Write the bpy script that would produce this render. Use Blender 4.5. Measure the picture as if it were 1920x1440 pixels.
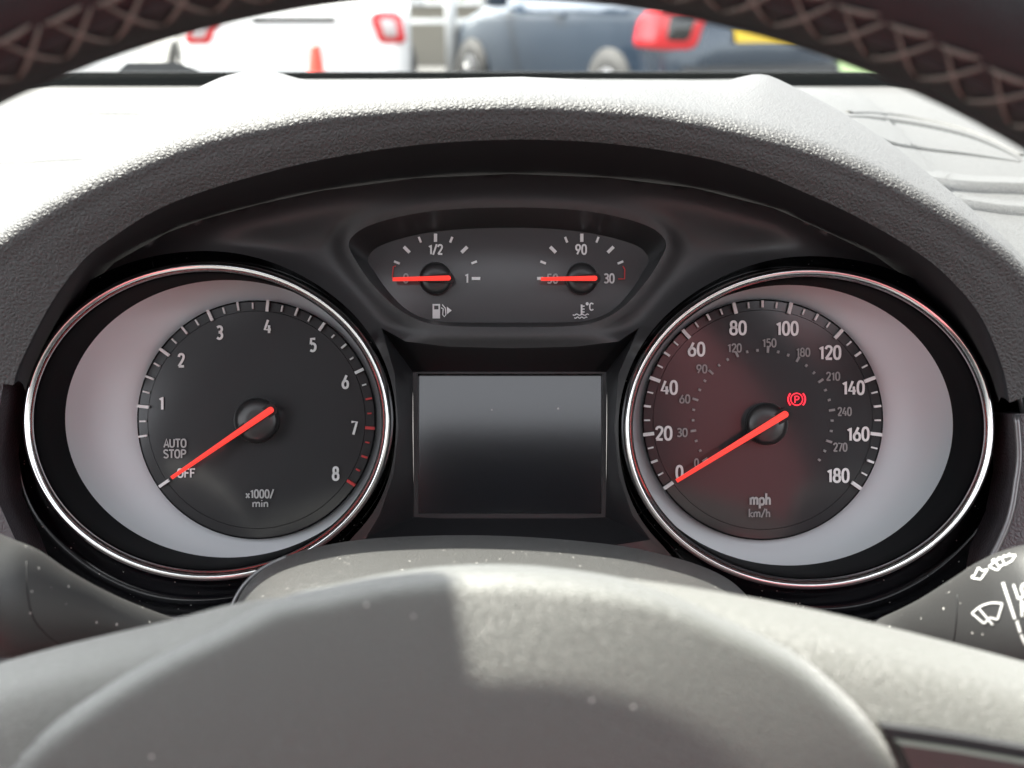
import bpy, bmesh, math, random
import numpy as np
from mathutils.bvhtree import BVHTree
from mathutils import Vector, Matrix
from mathutils.geometry import delaunay_2d_cdt
random.seed(7)
rad = math.radians
for _o in list(bpy.data.objects):
    bpy.data.objects.remove(_o)
SC = bpy.context.scene
COL = SC.collection

# ------------------------------------------------------------------ camera
F = 2600.0                      # focal length in pixels of the 1920 wide photograph
PITCH = rad(15.65)              # the phone looks down over the wheel at the gauges
CAM = Vector((0.0, 0.0, 1.05))
ROT = Matrix.Rotation(-PITCH, 3, 'X')
cd = bpy.data.cameras.new('camera')
cam = bpy.data.objects.new('camera', cd)
COL.objects.link(cam)
cam.location = CAM
cam.rotation_euler = (rad(90) - PITCH, 0, 0)
cd.sensor_fit = 'HORIZONTAL'
cd.sensor_width = 36.0
cd.lens = 36.0 * F / 1920.0
cd.clip_start = 0.01
cd.clip_end = 2000
cd.dof.use_dof = True
cd.dof.focus_distance = 0.475
cd.dof.aperture_fstop = 15.0
SC.camera = cam

# ------------------------------------------------------------------ light
SUN_EL, SUN_AZ = 64.4, -50.0    # azimuth from straight ahead, negative = left
w = bpy.data.worlds.new('World')
SC.world = w
w.use_nodes = True
nt = w.node_tree
sky = nt.nodes.new('ShaderNodeTexSky')
sky.sky_type = 'NISHITA'
sky.sun_disc = False
sky.sun_elevation = rad(SUN_EL)
sky.sun_rotation = rad(SUN_AZ)
sky.dust_density = 2.0
# thin high cloud and the phone's white balance take most of the blue out of the sky light
hs = nt.nodes.new('ShaderNodeHueSaturation')
hs.inputs['Saturation'].default_value = 0.16
nt.links.new(sky.outputs[0], hs.inputs['Color'])
nt.links.new(hs.outputs[0], nt.nodes['Background'].inputs[0])
nt.nodes['Background'].inputs[1].default_value = 0.085
sl = bpy.data.lights.new('sun', 'SUN')
sl.energy = 2.8
sl.angle = rad(0.6)
sl.color = (1.0, 0.95, 0.87)
sun = bpy.data.objects.new('sun', sl)
COL.objects.link(sun)
sun.location = (0, 3, 6)
S = Vector((math.sin(rad(SUN_AZ)) * math.cos(rad(SUN_EL)), math.cos(rad(SUN_AZ)) * math.cos(rad(SUN_EL)), math.sin(rad(SUN_EL))))
sun.rotation_euler = S.to_track_quat('Z', 'Y').to_euler()
SC.view_settings.view_transform = 'Standard'
SC.view_settings.look = 'None'
SC.view_settings.exposure = 3.3
SC.view_settings.gamma = 1.0
SC.view_settings.use_curve_mapping = False
SC.cycles.max_bounces = 8
SC.cycles.transparent_max_bounces = 12
SC.cycles.sample_clamp_indirect = 6.0
SC.cycles.caustics_reflective = False
SC.cycles.caustics_refractive = False

# ------------------------------------------------------------------ materials
def mat(name, col, rough=0.5, metal=0.0, spec=0.5, bump=None, dust=0.0, emis=None, coat=0.0, vary=0.0, sheen=0.0):
    m = bpy.data.materials.new(name)
    m.use_nodes = True
    n, l = m.node_tree.nodes, m.node_tree.links
    b = n['Principled BSDF']
    c4 = (*col, 1.0)
    b.inputs['Base Color'].default_value = c4
    b.inputs['Roughness'].default_value = rough
    b.inputs['Metallic'].default_value = metal
    b.inputs['Specular IOR Level'].default_value = spec
    b.inputs['Coat Weight'].default_value = coat
    b.inputs['Coat Roughness'].default_value = 0.12 if rough > 0.4 else 0.04
    if sheen:
        b.inputs['Sheen Weight'].default_value = sheen
        b.inputs['Sheen Roughness'].default_value = 0.45
    if emis:
        b.inputs['Emission Color'].default_value = (*emis[:3], 1)
        b.inputs['Emission Strength'].default_value = emis[3]
    tc = n.new('ShaderNodeTexCoord')
    csock = None
    if vary:
        ns = n.new('ShaderNodeTexNoise'); ns.inputs['Scale'].default_value = 40; ns.inputs['Detail'].default_value = 5
        l.new(tc.outputs['Object'], ns.inputs['Vector'])
        mr = n.new('ShaderNodeMapRange')
        mr.inputs[1].default_value = 0.3; mr.inputs[2].default_value = 0.7
        mr.inputs[3].default_value = rough - vary; mr.inputs[4].default_value = rough + vary
        l.new(ns.outputs[0], mr.inputs[0]); l.new(mr.outputs[0], b.inputs['Roughness'])
    if dust:
        # sparse pale specks of dust and lint with a shape of their own
        v = n.new('ShaderNodeTexVoronoi'); v.inputs['Scale'].default_value = 800
        l.new(tc.outputs['Object'], v.inputs['Vector'])
        sp = n.new('ShaderNodeSeparateColor'); l.new(v.outputs['Color'], sp.inputs[0])
        pw = n.new('ShaderNodeMath'); pw.operation = 'POWER'; pw.inputs[1].default_value = 3.0
        l.new(sp.outputs[1], pw.inputs[0])
        sz = n.new('ShaderNodeMath'); sz.operation = 'MULTIPLY_ADD'; sz.inputs[1].default_value = 0.26; sz.inputs[2].default_value = 0.04
        l.new(pw.outputs[0], sz.inputs[0])
        lt = n.new('ShaderNodeMath'); lt.operation = 'LESS_THAN'
        l.new(v.outputs['Distance'], lt.inputs[0]); l.new(sz.outputs[0], lt.inputs[1])
        gt = n.new('ShaderNodeMath'); gt.operation = 'GREATER_THAN'; gt.inputs[1].default_value = 1.0 - dust
        l.new(sp.outputs[0], gt.inputs[0])
        mu = n.new('ShaderNodeMath'); mu.operation = 'MULTIPLY'
        l.new(lt.outputs[0], mu.inputs[0]); l.new(gt.outputs[0], mu.inputs[1])
        mx = n.new('ShaderNodeMix'); mx.data_type = 'RGBA'
        mx.inputs[6].default_value = c4; mx.inputs[7].default_value = (0.35, 0.34, 0.32, 1)
        l.new(mu.outputs[0], mx.inputs[0]); l.new(mx.outputs[2], b.inputs['Base Color'])
    if bump:
        kind, scale, strength, dist = bump
        bp = n.new('ShaderNodeBump'); bp.inputs['Strength'].default_value = strength; bp.inputs['Distance'].default_value = dist
        if kind == 'leather':
            nz = n.new('ShaderNodeTexNoise'); nz.inputs['Scale'].default_value = scale * 0.8; nz.inputs['Detail'].default_value = 2
            l.new(tc.outputs['Object'], nz.inputs['Vector'])
            ad = n.new('ShaderNodeVectorMath'); ad.operation = 'MULTIPLY_ADD'
            ad.inputs[1].default_value = (1.1 / scale,) * 3
            l.new(nz.outputs['Color'], ad.inputs[0]); l.new(tc.outputs['Object'], ad.inputs[2])
            vo = n.new('ShaderNodeTexVoronoi'); vo.feature = 'DISTANCE_TO_EDGE'; vo.inputs['Scale'].default_value = scale
            l.new(ad.outputs[0], vo.inputs['Vector'])
            mr = n.new('ShaderNodeMapRange'); mr.interpolation_type = 'SMOOTHSTEP'
            mr.inputs[1].default_value = 0.0; mr.inputs[2].default_value = 0.35
            l.new(vo.outputs['Distance'], mr.inputs[0])
            l.new(mr.outputs[0], bp.inputs['Height'])
        elif kind == 'grain':
            nz = n.new('ShaderNodeTexNoise'); nz.inputs['Scale'].default_value = scale; nz.inputs['Detail'].default_value = 3
            l.new(tc.outputs['Object'], nz.inputs['Vector']); l.new(nz.outputs[0], bp.inputs['Height'])
        elif kind == 'ribs':
            wv = n.new('ShaderNodeTexWave'); wv.inputs['Scale'].default_value = scale; wv.bands_direction = 'DIAGONAL'
            mx = n.new('ShaderNodeMix'); mx.data_type = 'RGBA'
            mx.inputs[6].default_value = (0.008, 0.008, 0.008, 1); mx.inputs[7].default_value = c4
            l.new(wv.outputs[0], mx.inputs[0]); l.new(mx.outputs[2], b.inputs['Base Color'])
            l.new(tc.outputs['Object'], wv.inputs['Vector']); l.new(wv.outputs[0], bp.inputs['Height'])
        l.new(bp.outputs[0], b.inputs['Normal'])
    return m

HOOD = mat('hood_leather_grain', (0.030, 0.0295, 0.030), 0.58, spec=0.42, sheen=0.06, bump=('leather', 740, 0.62, 0.0005))
LINER = mat('hood_liner_plastic', (0.012, 0.012, 0.014), 0.75, spec=0.2, bump=('grain', 2500, 0.2, 0.0002))
DASH = mat('dash_top_plastic', (0.034, 0.0335, 0.032), 0.56, sheen=0.06, bump=('leather', 700, 0.6, 0.0004))
GRILLE = mat('grille_ribs', (0.014, 0.014, 0.0135), 0.7, spec=0.25, bump=('ribs', 120, 0.6, 0.0006))
BEZEL = mat('bezel_satin_plastic', (0.038, 0.037, 0.039), 0.50, spec=0.5, bump=('grain', 4000, 0.12, 0.0001))
RECESS = mat('recess_dark_plastic', (0.016, 0.016, 0.018), 0.42)
GLOSS = mat('gloss_black_trim', (0.004, 0.004, 0.006), 0.16, dust=0.12)
CHROME = mat('chrome', (0.90, 0.905, 0.91), 0.16, metal=1.0)
WALL = mat('gauge_tube_black', (0.0010, 0.0010, 0.0014), 0.6, spec=0.04)
SILVER = mat('gauge_backing_pale', (0.75, 0.775, 0.80), 0.55)
DIAL = mat('dial_face_black', (0.012, 0.012, 0.014), 0.45, spec=0.3, coat=0.85)
PODFACE = mat('pod_face_black', (0.020, 0.019, 0.021), 0.45, coat=0.9)
CAP = mat('needle_cap_black', (0.025, 0.025, 0.026), 0.30)
WHITE = mat('print_white', (0.78, 0.78, 0.78), 0.5)
GREY = mat('print_grey', (0.26, 0.25, 0.25), 0.5)
DIM = mat('print_dim_grey', (0.40, 0.40, 0.40), 0.5)
REDP = mat('print_red', (0.55, 0.03, 0.03), 0.5)
NEEDLE = mat('needle_red_lit', (0.75, 0.05, 0.04), 0.4, emis=(1.0, 0.055, 0.04, 0.085))
LAMP = mat('warning_lamp_red', (0.5, 0.01, 0.02), 0.5, emis=(1.0, 0.025, 0.05, 0.16))
SCREEN = mat('screen_glass', (0.004, 0.005, 0.008), 0.10, spec=0.8, dust=0.012)
RIML = mat('rim_leather', (0.006, 0.0065, 0.0075), 0.50, spec=0.3, bump=('leather', 900, 0.35, 0.0003))
THREAD = mat('stitch_thread_brown', (0.10, 0.088, 0.074), 0.7)
PAD = mat('pad_soft_plastic', (0.050, 0.052, 0.047), 0.46, sheen=0.30, bump=('leather', 1500, 0.42, 0.0003), dust=0.004)
SPOKE = mat('spoke_soft_plastic', (0.064, 0.064, 0.057), 0.46, sheen=0.22, bump=('leather', 1350, 0.48, 0.00035))
COWL = mat('column_cowl_plastic', (0.030, 0.030, 0.029), 0.40, sheen=0.05, bump=('grain', 1500, 0.8, 0.0005), dust=0.22)
STALK = mat('stalk_plastic', (0.022, 0.022, 0.022), 0.48, bump=('grain', 2000, 0.3, 0.0002), dust=0.12)
BUTTON = mat('button_panel_plastic', (0.03, 0.032, 0.03), 0.35, dust=0.05)
GAP = mat('gap_black', (0.003, 0.003, 0.004), 0.7)
TRIMGREY = mat('trim_grey', (0.05, 0.045, 0.05), 0.4, bump=('leather', 600, 0.4, 0.0003))
EDGE = mat('trim_edge_satin', (0.16, 0.16, 0.165), 0.3, metal=0.6)
FRIT = mat('windscreen_black_band', (0.004, 0.005, 0.005), 0.5, spec=0.2)
SHADECLOTH = mat('shade_strip_cloth', (0.30, 0.29, 0.28), 0.9)
BOUNCECLOTH = mat('bounce_cloth_rose', (0.36, 0.075, 0.09), 0.9)  # rose tint chosen to bounce pink light onto the gauges
BLOCKCLOTH = mat('reflection_block_cloth', (0.008, 0.008, 0.009), 0.9, spec=0.1)  # near black, to block bright reflections in dial and screen
PAINTW = mat('paint_white', (0.80, 0.80, 0.79), 0.25, coat=0.6)
PAINTB = mat('paint_blue', (0.018, 0.034, 0.058), 0.22, metal=0.3, coat=0.8)
CARGLASS = mat('car_window_dark', (0.01, 0.012, 0.014), 0.06, spec=0.8)
TYRE = mat('tyre_rubber', (0.02, 0.02, 0.02), 0.8)
ALLOY = mat('alloy_rim', (0.55, 0.55, 0.56), 0.3, metal=0.9)
TAIL = mat('tail_lamp_red', (0.60, 0.012, 0.02), 0.15, coat=0.5)
TAILW = mat('tail_lamp_clear', (0.55, 0.50, 0.50), 0.2, coat=0.5)
PLATE = mat('plate_yellow', (0.75, 0.50, 0.02), 0.4)
DARKPLASTIC = mat('bumper_dark', (0.02, 0.021, 0.023), 0.5)
CONE = mat('cone_orange', (0.75, 0.045, 0.02), 0.5)
CONEW = mat('cone_white_band', (0.75, 0.75, 0.75), 0.4)
POSTW = mat('post_white', (0.75, 0.75, 0.74), 0.4)
ASPHALT = mat('asphalt', (0.055, 0.054, 0.052), 0.85, bump=('grain', 60, 0.4, 0.01))
CONC = mat('wall_concrete', (0.20, 0.185, 0.155), 0.9, bump=('grain', 12, 0.5, 0.02))
LEAF = mat('hedge_leaf', (0.055, 0.085, 0.03), 0.6)
GRASS = mat('verge_grass', (0.06, 0.10, 0.03), 0.8, bump=('grain', 30, 0.6, 0.03))

def glass_pane(name, tint):
    m = bpy.data.materials.new(name); m.use_nodes = True
    n, l = m.node_tree.nodes, m.node_tree.links
    for x in list(n):
        if x.type == 'BSDF_PRINCIPLED': n.remove(x)
    t = n.new('ShaderNodeBsdfTransparent'); t.inputs[0].default_value = (*tint, 1)
    g = n.new('ShaderNodeBsdfGlossy'); g.inputs['Roughness'].default_value = 0.02
    lw = n.new('ShaderNodeLayerWeight'); lw.inputs[0].default_value = 0.5
    pw = n.new('ShaderNodeMath'); pw.operation = 'POWER'; pw.inputs[1].default_value = 5.0
    l.new(lw.outputs['Facing'], pw.inputs[0])
    fr = n.new('ShaderNodeMath'); fr.operation = 'MULTIPLY_ADD'; fr.inputs[1].default_value = 0.22; fr.inputs[2].default_value = 0.02
    l.new(pw.outputs[0], fr.inputs[0])
    mx = n.new('ShaderNodeMixShader')
    l.new(fr.outputs[0], mx.inputs[0]); l.new(t.outputs[0], mx.inputs[1]); l.new(g.outputs[0], mx.inputs[2])
    l.new(mx.outputs[0], n['Material Output'].inputs[0])
    return m
PANE = glass_pane('windscreen_glass', (0.93, 0.96, 0.94))

# ------------------------------------------------------------------ objects
ANCHOR = {}
def P(u, v, d):
    return Vector(((u - 960.0) / F * d, d, (720.0 - v) / F * d))
def W(x, y, z):                 # world point -> frame of the cabin pieces
    return ROT.transposed() @ (Vector((x, y, z)) - CAM)

def _tag(o, label=None, cat=None, group=None, kind=None):
    if label: o['label'] = label
    if cat: o['category'] = cat
    if group: o['group'] = group
    if kind: o['kind'] = kind
def thing(name, label, cat, anchor, group=None, cabin=True, rz=0.0):
    o = bpy.data.objects.new(name, None)
    o.empty_display_size = 0.02
    COL.objects.link(o)
    if cabin:
        o.rotation_euler = (-PITCH, 0, 0)
        o.location = CAM + ROT @ anchor
        ANCHOR[o.name] = anchor.copy()
    else:
        o.location = anchor
        o.rotation_euler = (0, 0, rz)
        ANCHOR[o.name] = Vector((0, 0, 0))
    _tag(o, label, cat, group)
    return o
def root_of(o):
    while o.parent: o = o.parent
    return o
def mesh(name, verts, faces, m, parent=None, smooth=True, sharp=None, label=None):
    a = ANCHOR[root_of(parent).name] if parent else Vector((0, 0, 0))
    me = bpy.data.meshes.new(name)
    me.from_pydata([tuple(Vector(v) - a) for v in verts], [], faces)
    bm = bmesh.new(); bm.from_mesh(me)
    bmesh.ops.recalc_face_normals(bm, faces=bm.faces)
    if sharp is not None:
        for e in bm.edges:
            if len(e.link_faces) == 2 and e.calc_face_angle(0) > rad(sharp): e.smooth = False
    bm.to_mesh(me); bm.free()
    for p in me.polygons: p.use_smooth = smooth
    me.materials.append(m)
    o = bpy.data.objects.new(name, me)
    COL.objects.link(o)
    if parent: o.parent = parent
    if label: o['label'] = label
    return o

def cr(pts, n, closed=False):
    """Catmull-Rom through tuples, resampled evenly by arc length in the first two numbers"""
    pts = [tuple(map(float, p)) for p in pts]
    k = len(pts); dim = len(pts[0])
    segs = k if closed else k - 1
    out = []
    for i in range(segs):
        if closed:
            p0, p1, p2, p3 = pts[(i - 1) % k], pts[i], pts[(i + 1) % k], pts[(i + 2) % k]
        else:
            p1, p2 = pts[i], pts[i + 1]
            p0 = pts[i - 1] if i else tuple(2 * a - b for a, b in zip(p1, p2))
            p3 = pts[i + 2] if i + 2 < k else tuple(2 * b - a for a, b in zip(p1, p2))
        for s in range(12):
            t = s / 12
            out.append(tuple(0.5 * (2 * p1[j] + (p2[j] - p0[j]) * t + (2 * p0[j] - 5 * p1[j] + 4 * p2[j] - p3[j]) * t * t
                             + (3 * p1[j] - p0[j] - 3 * p2[j] + p3[j]) * t ** 3) for j in range(dim)))
    out.append(pts[0] if closed else pts[-1])
    L = [0.0]
    for a, b in zip(out, out[1:]): L.append(L[-1] + math.hypot(b[0] - a[0], b[1] - a[1]))
    res = []; j = 0
    m = n if closed else n - 1
    for i in range(n):
        s = L[-1] * i / m
        while j < len(L) - 2 and L[j + 1] < s: j += 1
        f = (s - L[j]) / max(L[j + 1] - L[j], 1e-9)
        res.append(tuple(x + (y - x) * f for x, y in zip(out[j], out[j + 1])))
    return res
def lin(pts, sub, closed=False):
    out = []
    k = len(pts)
    for i in range(k if closed else k - 1):
        a, b = pts[i], pts[(i + 1) % k]
        for s in range(sub): out.append(tuple(x + (y - x) * s / sub for x, y in zip(a, b)))
    if not closed: out.append(tuple(pts[-1]))
    return out
def smooth_rows(rows, sub):
    """interpolate a stack of rows of vectors with Catmull-Rom"""
    n = len(rows[0]); out = []
    for i in range(len(rows) - 1):
        r1, r2 = rows[i], rows[i + 1]
        r0 = rows[i - 1] if i else [2 * a - b for a, b in zip(r1, r2)]
        r3 = rows[i + 2] if i + 2 < len(rows) else [2 * b - a for a, b in zip(r1, r2)]
        for s in range(sub):
            t = s / sub
            out.append([0.5 * (2 * r1[j] + (r2[j] - r0[j]) * t + (2 * r0[j] - 5 * r1[j] + 4 * r2[j] - r3[j]) * t * t
                        + (3 * r1[j] - r0[j] - 3 * r2[j] + r3[j]) * t ** 3) for j in range(n)])
    out.append(rows[-1])
    return out
def loft(rows, wrap=False, cap=False):
    n = len(rows[0]); vs = [p for r in rows for p in r]; fs = []
    for i in range(len(rows) - 1):
        for j in range(n if wrap else n - 1):
            k = (j + 1) % n
            fs.append((i * n + j, i * n + k, (i + 1) * n + k, (i + 1) * n + j))
    if cap:
        fs.append(tuple(range(n))); fs.append(tuple((len(rows) - 1) * n + j for j in range(n)))
    return vs, fs
class MB:
    def __init__(s): s.v, s.f = [], []
    def add(s, vf):
        o = len(s.v); s.v += vf[0]; s.f += [tuple(i + o for i in f) for f in vf[1]]
        return s
    def prism(s, poly, d0, d1):
        """polygon of pixels, front face at depth d0 and back at d1 (same metric size)"""
        a = [P(u, v, d0) for u, v in poly]
        b = [Vector((p.x, d1, p.z)) for p in a]
        n = len(a)
        s.add((a + b, [tuple(range(n)), tuple(range(2 * n - 1, n - 1, -1))] + [(i, (i + 1) % n, n + (i + 1) % n, n + i) for i in range(n)]))
        return s
    def stroke(s, pts, wpx, depth, sub=1, th=0.0003):
        """polyline of pixels drawn with a width, lying at depth(u,v)"""
        df = depth if callable(depth) else (lambda u, v: depth)
        if sub > 1: pts = lin(pts, sub)
        n = len(pts); L, R = [], []
        for i in range(n):
            a = pts[max(i - 1, 0)]; b = pts[min(i + 1, n - 1)]
            dx, dy = b[0] - a[0], b[1] - a[1]; h = math.hypot(dx, dy) or 1
            nx, ny = -dy / h * wpx / 2, dx / h * wpx / 2
            u, v = pts[i][:2]
            L.append((u + nx, v + ny)); R.append((u - nx, v - ny))
        top = [[P(q[0], q[1], df(*q)) for q in L], [P(q[0], q[1], df(*q)) for q in R]]
        bot = [[P(q[0], q[1], df(*q) + th) for q in L], [P(q[0], q[1], df(*q) + th) for q in R]]
        rows = [top[0], top[1], bot[1], bot[0]]
        cols = [[rows[k][i] for k in range(4)] for i in range(n)]
        s.add(loft(cols, wrap=True, cap=True))
        return s
    def box(s, c, h):
        c = Vector(c); h = Vector(h)
        vs = [c + Vector((sx * h.x, sy * h.y, sz * h.z)) for sx in (-1, 1) for sy in (-1, 1) for sz in (-1, 1)]
        s.add((vs, [(0, 1, 3, 2), (4, 6, 7, 5), (0, 4, 5, 1), (2, 3, 7, 6), (0, 2, 6, 4), (1, 5, 7, 3)]))
        return s
    def tube(s, pts, r, seg=10, cap=True):
        pts = [Vector(p) for p in pts]; rows = []
        rs = r if isinstance(r, (list, tuple)) else [r] * len(pts)
        up = Vector((0.13, 0.2, 1)).normalized()
        for i, p in enumerate(pts):
            t = (pts[min(i + 1, len(pts) - 1)] - pts[max(i - 1, 0)]).normalized()
            x = t.cross(up).normalized(); y = x.cross(t)
            rows.append([p + (x * math.cos(2 * math.pi * k / seg) + y * math.sin(2 * math.pi * k / seg)) * rs[i] for k in range(seg)])
        s.add(loft(rows, wrap=True, cap=cap))
        return s
    def build(s, name, m, parent=None, **kw): return mesh(name, s.v, s.f, m, parent, **kw)

def _el(cx, cy, rx, ry, p=2.5, n=22):
    out = []
    for i in range(n + 1):
        t = 2 * math.pi * i / n; c, q = math.cos(t), math.sin(t)
        out.append((cx + rx * math.copysign(abs(c) ** (2 / p), c), cy + ry * math.copysign(abs(q) ** (2 / p), q)))
    return out
def _g(adv, *strokes): return adv, strokes
def _c(*p): return cr(p, 14)
GL = {
    '0': _g(.60, _el(.28, .5, .205, .43)), '1': _g(.44, [(.08, .27), (.27, .09), (.27, .95)]),
    '2': _g(.58, _c((.08, .27), (.13, .12), (.28, .07), (.43, .13), (.47, .28), (.38, .50), (.08, .925)), [(.07, .925), (.50, .925)]),
    '3': _g(.58, _c((.08, .15), (.26, .07), (.43, .15), (.45, .31), (.36, .44), (.20, .47)), _c((.20, .47), (.39, .52), (.48, .69), (.42, .86), (.26, .93), (.07, .85))),
    '4': _g(.60, [(.32, .05), (.05, .72), (.54, .72)], [(.40, .42), (.40, .96)]),
    '5': _g(.58, [(.46, .08), (.13, .08), (.11, .46)], _c((.11, .46), (.27, .40), (.44, .50), (.48, .68), (.40, .87), (.24, .93), (.07, .86))),
    '6': _g(.60, [(.38, .05), (.12, .56)], _el(.28, .68, .205, .25, 2.3)), '7': _g(.56, [(.04, .08), (.48, .08), (.19, .96)]),
    '8': _g(.60, _el(.28, .275, .17, .205, 2.3), _el(.28, .70, .21, .23, 2.3)), '9': _g(.60, [(.18, .95), (.44, .44)], _el(.28, .32, .205, .25, 2.3)),
    '/': _g(.46, [(.04, 1.0), (.40, .0)]), 'x': _g(.50, [(.05, .45), (.42, .95)], [(.42, .45), (.05, .95)]),
    'A': _g(.54, [(.03, .96), (.26, .05), (.49, .96)], [(.11, .68), (.41, .68)]), 'U': _g(.58, _c((.07, .05), (.07, .6), (.12, .86), (.27, .93), (.42, .86), (.47, .6), (.47, .05))),
    'T': _g(.52, [(.01, .08), (.49, .08)], [(.25, .08), (.25, .96)]), 'O': _g(.62, _el(.29, .5, .22, .43)),
    'S': _g(.56, _c((.45, .16), (.27, .06), (.09, .17), (.10, .36), (.27, .49), (.44, .62), (.46, .82), (.28, .94), (.06, .84))),
    'P': _g(.56, [(.08, .96), (.08, .07)], _c((.08, .07), (.34, .08), (.46, .2), (.46, .36), (.36, .5), (.08, .52))),
    'F': _g(.50, [(.08, .96), (.08, .08), (.45, .08)], [(.08, .48), (.38, .48)]),
    'm': _g(.72, [(.06, .95), (.06, .38)], _c((.06, .52), (.2, .39), (.32, .48), (.33, .95)), _c((.33, .52), (.47, .39), (.59, .48), (.60, .95))),
    'i': _g(.22, [(.08, .40), (.08, .95)], [(.08, .10), (.08, .21)]), 'n': _g(.46, [(.06, .95), (.06, .38)], _c((.06, .52), (.2, .39), (.33, .48), (.34, .95))),
    'p': _g(.52, [(.07, .40), (.07, 1.25)], _el(.24, .67, .17, .27)), 'h': _g(.48, [(.07, .02), (.07, .95)], _c((.07, .54), (.21, .40), (.34, .48), (.36, .95))),
    'k': _g(.46, [(.07, .02), (.07, .95)], [(.37, .40), (.10, .68), (.39, .95)]),
    'C': _g(.56, _c((.46, .2), (.3, .06), (.12, .16), (.07, .5), (.12, .84), (.3, .94), (.46, .8))), '\u00b0': _g(.32, _el(.12, .14, .09, .12, 2)),
}
def text_mesh(txt, u, v, hpx, depth, m=None, parent=None, name='numeral', width=None, wt=.17, xs=1.0):
    """printed characters drawn with rounded strokes; hpx is the height of the capitals"""
    x = 0; st = []
    for ch in txt:
        adv, ss = GL[ch]
        for q in ss: st.append([(x + a, b) for a, b in q])
        x += adv
    xa = min(a for q in st for a, b in q) - wt / 2; xb = max(a for q in st for a, b in q) + wt / 2
    k = hpx * xs if width is None else width / (xb - xa)
    y0 = .5
    if txt in ('min',): y0 = .55
    mb = MB()
    for q in st:
        q = [(u + (a - (xa + xb) / 2) * k, v + (b - y0) * hpx) for a, b in q]
        mb.stroke(q, wt * hpx, depth, th=.0002)
    return mb.build(name, m, parent, smooth=False)

def pip(pt, poly):
    x, y = pt; r = False; n = len(poly)
    for i in range(n):
        x1, y1 = poly[i]; x2, y2 = poly[(i + 1) % n]
        if (y1 > y) != (y2 > y) and x < (x2 - x1) * (y - y1) / (y2 - y1) + x1: r = not r
    return r
_PC = {}
def dist_poly(pt, poly, closed=True):
    k = (id(poly), closed, len(poly))
    if k not in _PC:
        a = np.array([p[:2] for p in poly], float)
        b = np.roll(a, -1, 0)
        if not closed: a, b = a[:-1], b[:-1]
        _PC[k] = (a, b - a, ((b - a) ** 2).sum(1) + 1e-12, poly)
    a, d, q, _ = _PC[k]
    p = np.array(pt[:2]) - a
    t = np.clip((p * d).sum(1) / q, 0, 1)
    return float(np.sqrt((((p - d * t[:, None]) ** 2).sum(1)).min()))
def plate(outer, holes, step, depth):
    """triangulated sheet inside outer without holes; depth(u,v)"""
    vs, es = [], []
    for poly in [outer] + holes:
        o = len(vs); n = len(poly); vs += [Vector(p[:2]) for p in poly]
        es += [(o + i, o + (i + 1) % n) for i in range(n)]
    us = [p[0] for p in outer]; ws = [p[1] for p in outer]
    u = min(us) + step / 2; row = 0
    while u < max(us):
        v = min(ws) + (step / 2 if row % 2 else 0)
        while v < max(ws):
            q = (u, v)
            if pip(q, outer) and not any(pip(q, h) for h in holes) and dist_poly(q, outer) > step * .45 and all(dist_poly(q, h) > step * .45 for h in holes):
                vs.append(Vector(q))
            v += step
        u += step * .87; row += 1
    r = delaunay_2d_cdt(vs, es, [], 0, 1e-4)
    V2, F2 = r[0], r[2]
    fs = []
    for f in F2:
        c = sum((V2[i] for i in f), Vector((0, 0))) / len(f)
        if pip(c, outer) and not any(pip(c, h) for h in holes): fs.append(tuple(f))
    return [P(p.x, p.y, depth(p.x, p.y)) for p in V2], fs
def sstep(a, b, x):
    t = max(0.0, min(1.0, (x - a) / (b - a))); return t * t * (3 - 2 * t)
def ell(c, a, b, k=1.0, n=120, kf=None):
    out = []
    for i in range(n):
        th = 2 * math.pi * i / n
        kk = kf(math.degrees(th)) if kf else k
        out.append((c[0] + a * kk * math.cos(th), c[1] - b * kk * math.sin(th)))
    return out

# ================================================================== binnacle hood
A_ROW = cr([(-260, 640, .43), (0, 425, .47), (150, 305, .51), (300, 203, .56), (400, 151, .60), (450, 136, .60), (490, 131, .60), (530, 138, .60),
            (575, 149, .60), (700, 152, .60), (950, 146, .60), (1010, 147, .60), (1260, 158, .60), (1335, 156, .60), (1395, 143, .60), (1425, 139, .60),
            (1460, 149, .595), (1560, 200, .57), (1660, 262, .54), (1705, 296, .525), (1805, 383, .495), (1900, 478, .47), (2060, 650, .44)], 180)
B_ROW = cr([(-260, 690), (-100, 530), (0, 456), (104, 386), (222, 324), (364, 265), (496, 234), (600, 216), (780, 202), (960, 197), (1100, 202),
            (1240, 215), (1410, 250), (1500, 274), (1587, 305), (1674, 345), (1778, 405), (1847, 452), (1920, 515), (2060, 690)], 180)
C_ROW = cr([(25, 722), (38, 680), (95, 570), (156, 488), (208, 447), (278, 402), (347, 371), (451, 337), (600, 300), (780, 272), (960, 262), (1130, 268),
            (1300, 292), (1420, 325), (1500, 357), (1604, 405), (1708, 465), (1778, 520), (1840, 595), (1880, 690), (1893, 755)], 180)
D_ARC = [(50, 735), (85, 650), (150, 555), (215, 492), (312, 437), (382, 411), (486, 383), (600, 358), (780, 334), (960, 326), (1140, 333), (1300, 352),
         (1450, 390), (1500, 412), (1569, 444), (1639, 478), (1720, 535), (1790, 605), (1845, 690), (1870, 755)]
D_ROW = cr(D_ARC, 180)
hood = thing('binnacle_hood', 'black grained hood arching over the gauges, its top lit by the sun', 'dashboard hood', P(960, 262, .43))
rA = [P(*q) for q in A_ROW]
rA0 = [p + Vector((0, 0.012, -0.035)) for p in rA]
rB = [P(u, v, .407) for u, v in B_ROW]
def mixrow(a, b, t, off=(0, 0, 0)):
    o = Vector(off); return [x + (y - x) * t + o for x, y in zip(a, b)]
rC = [P(u, v, .412) for u, v in C_ROW]
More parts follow.
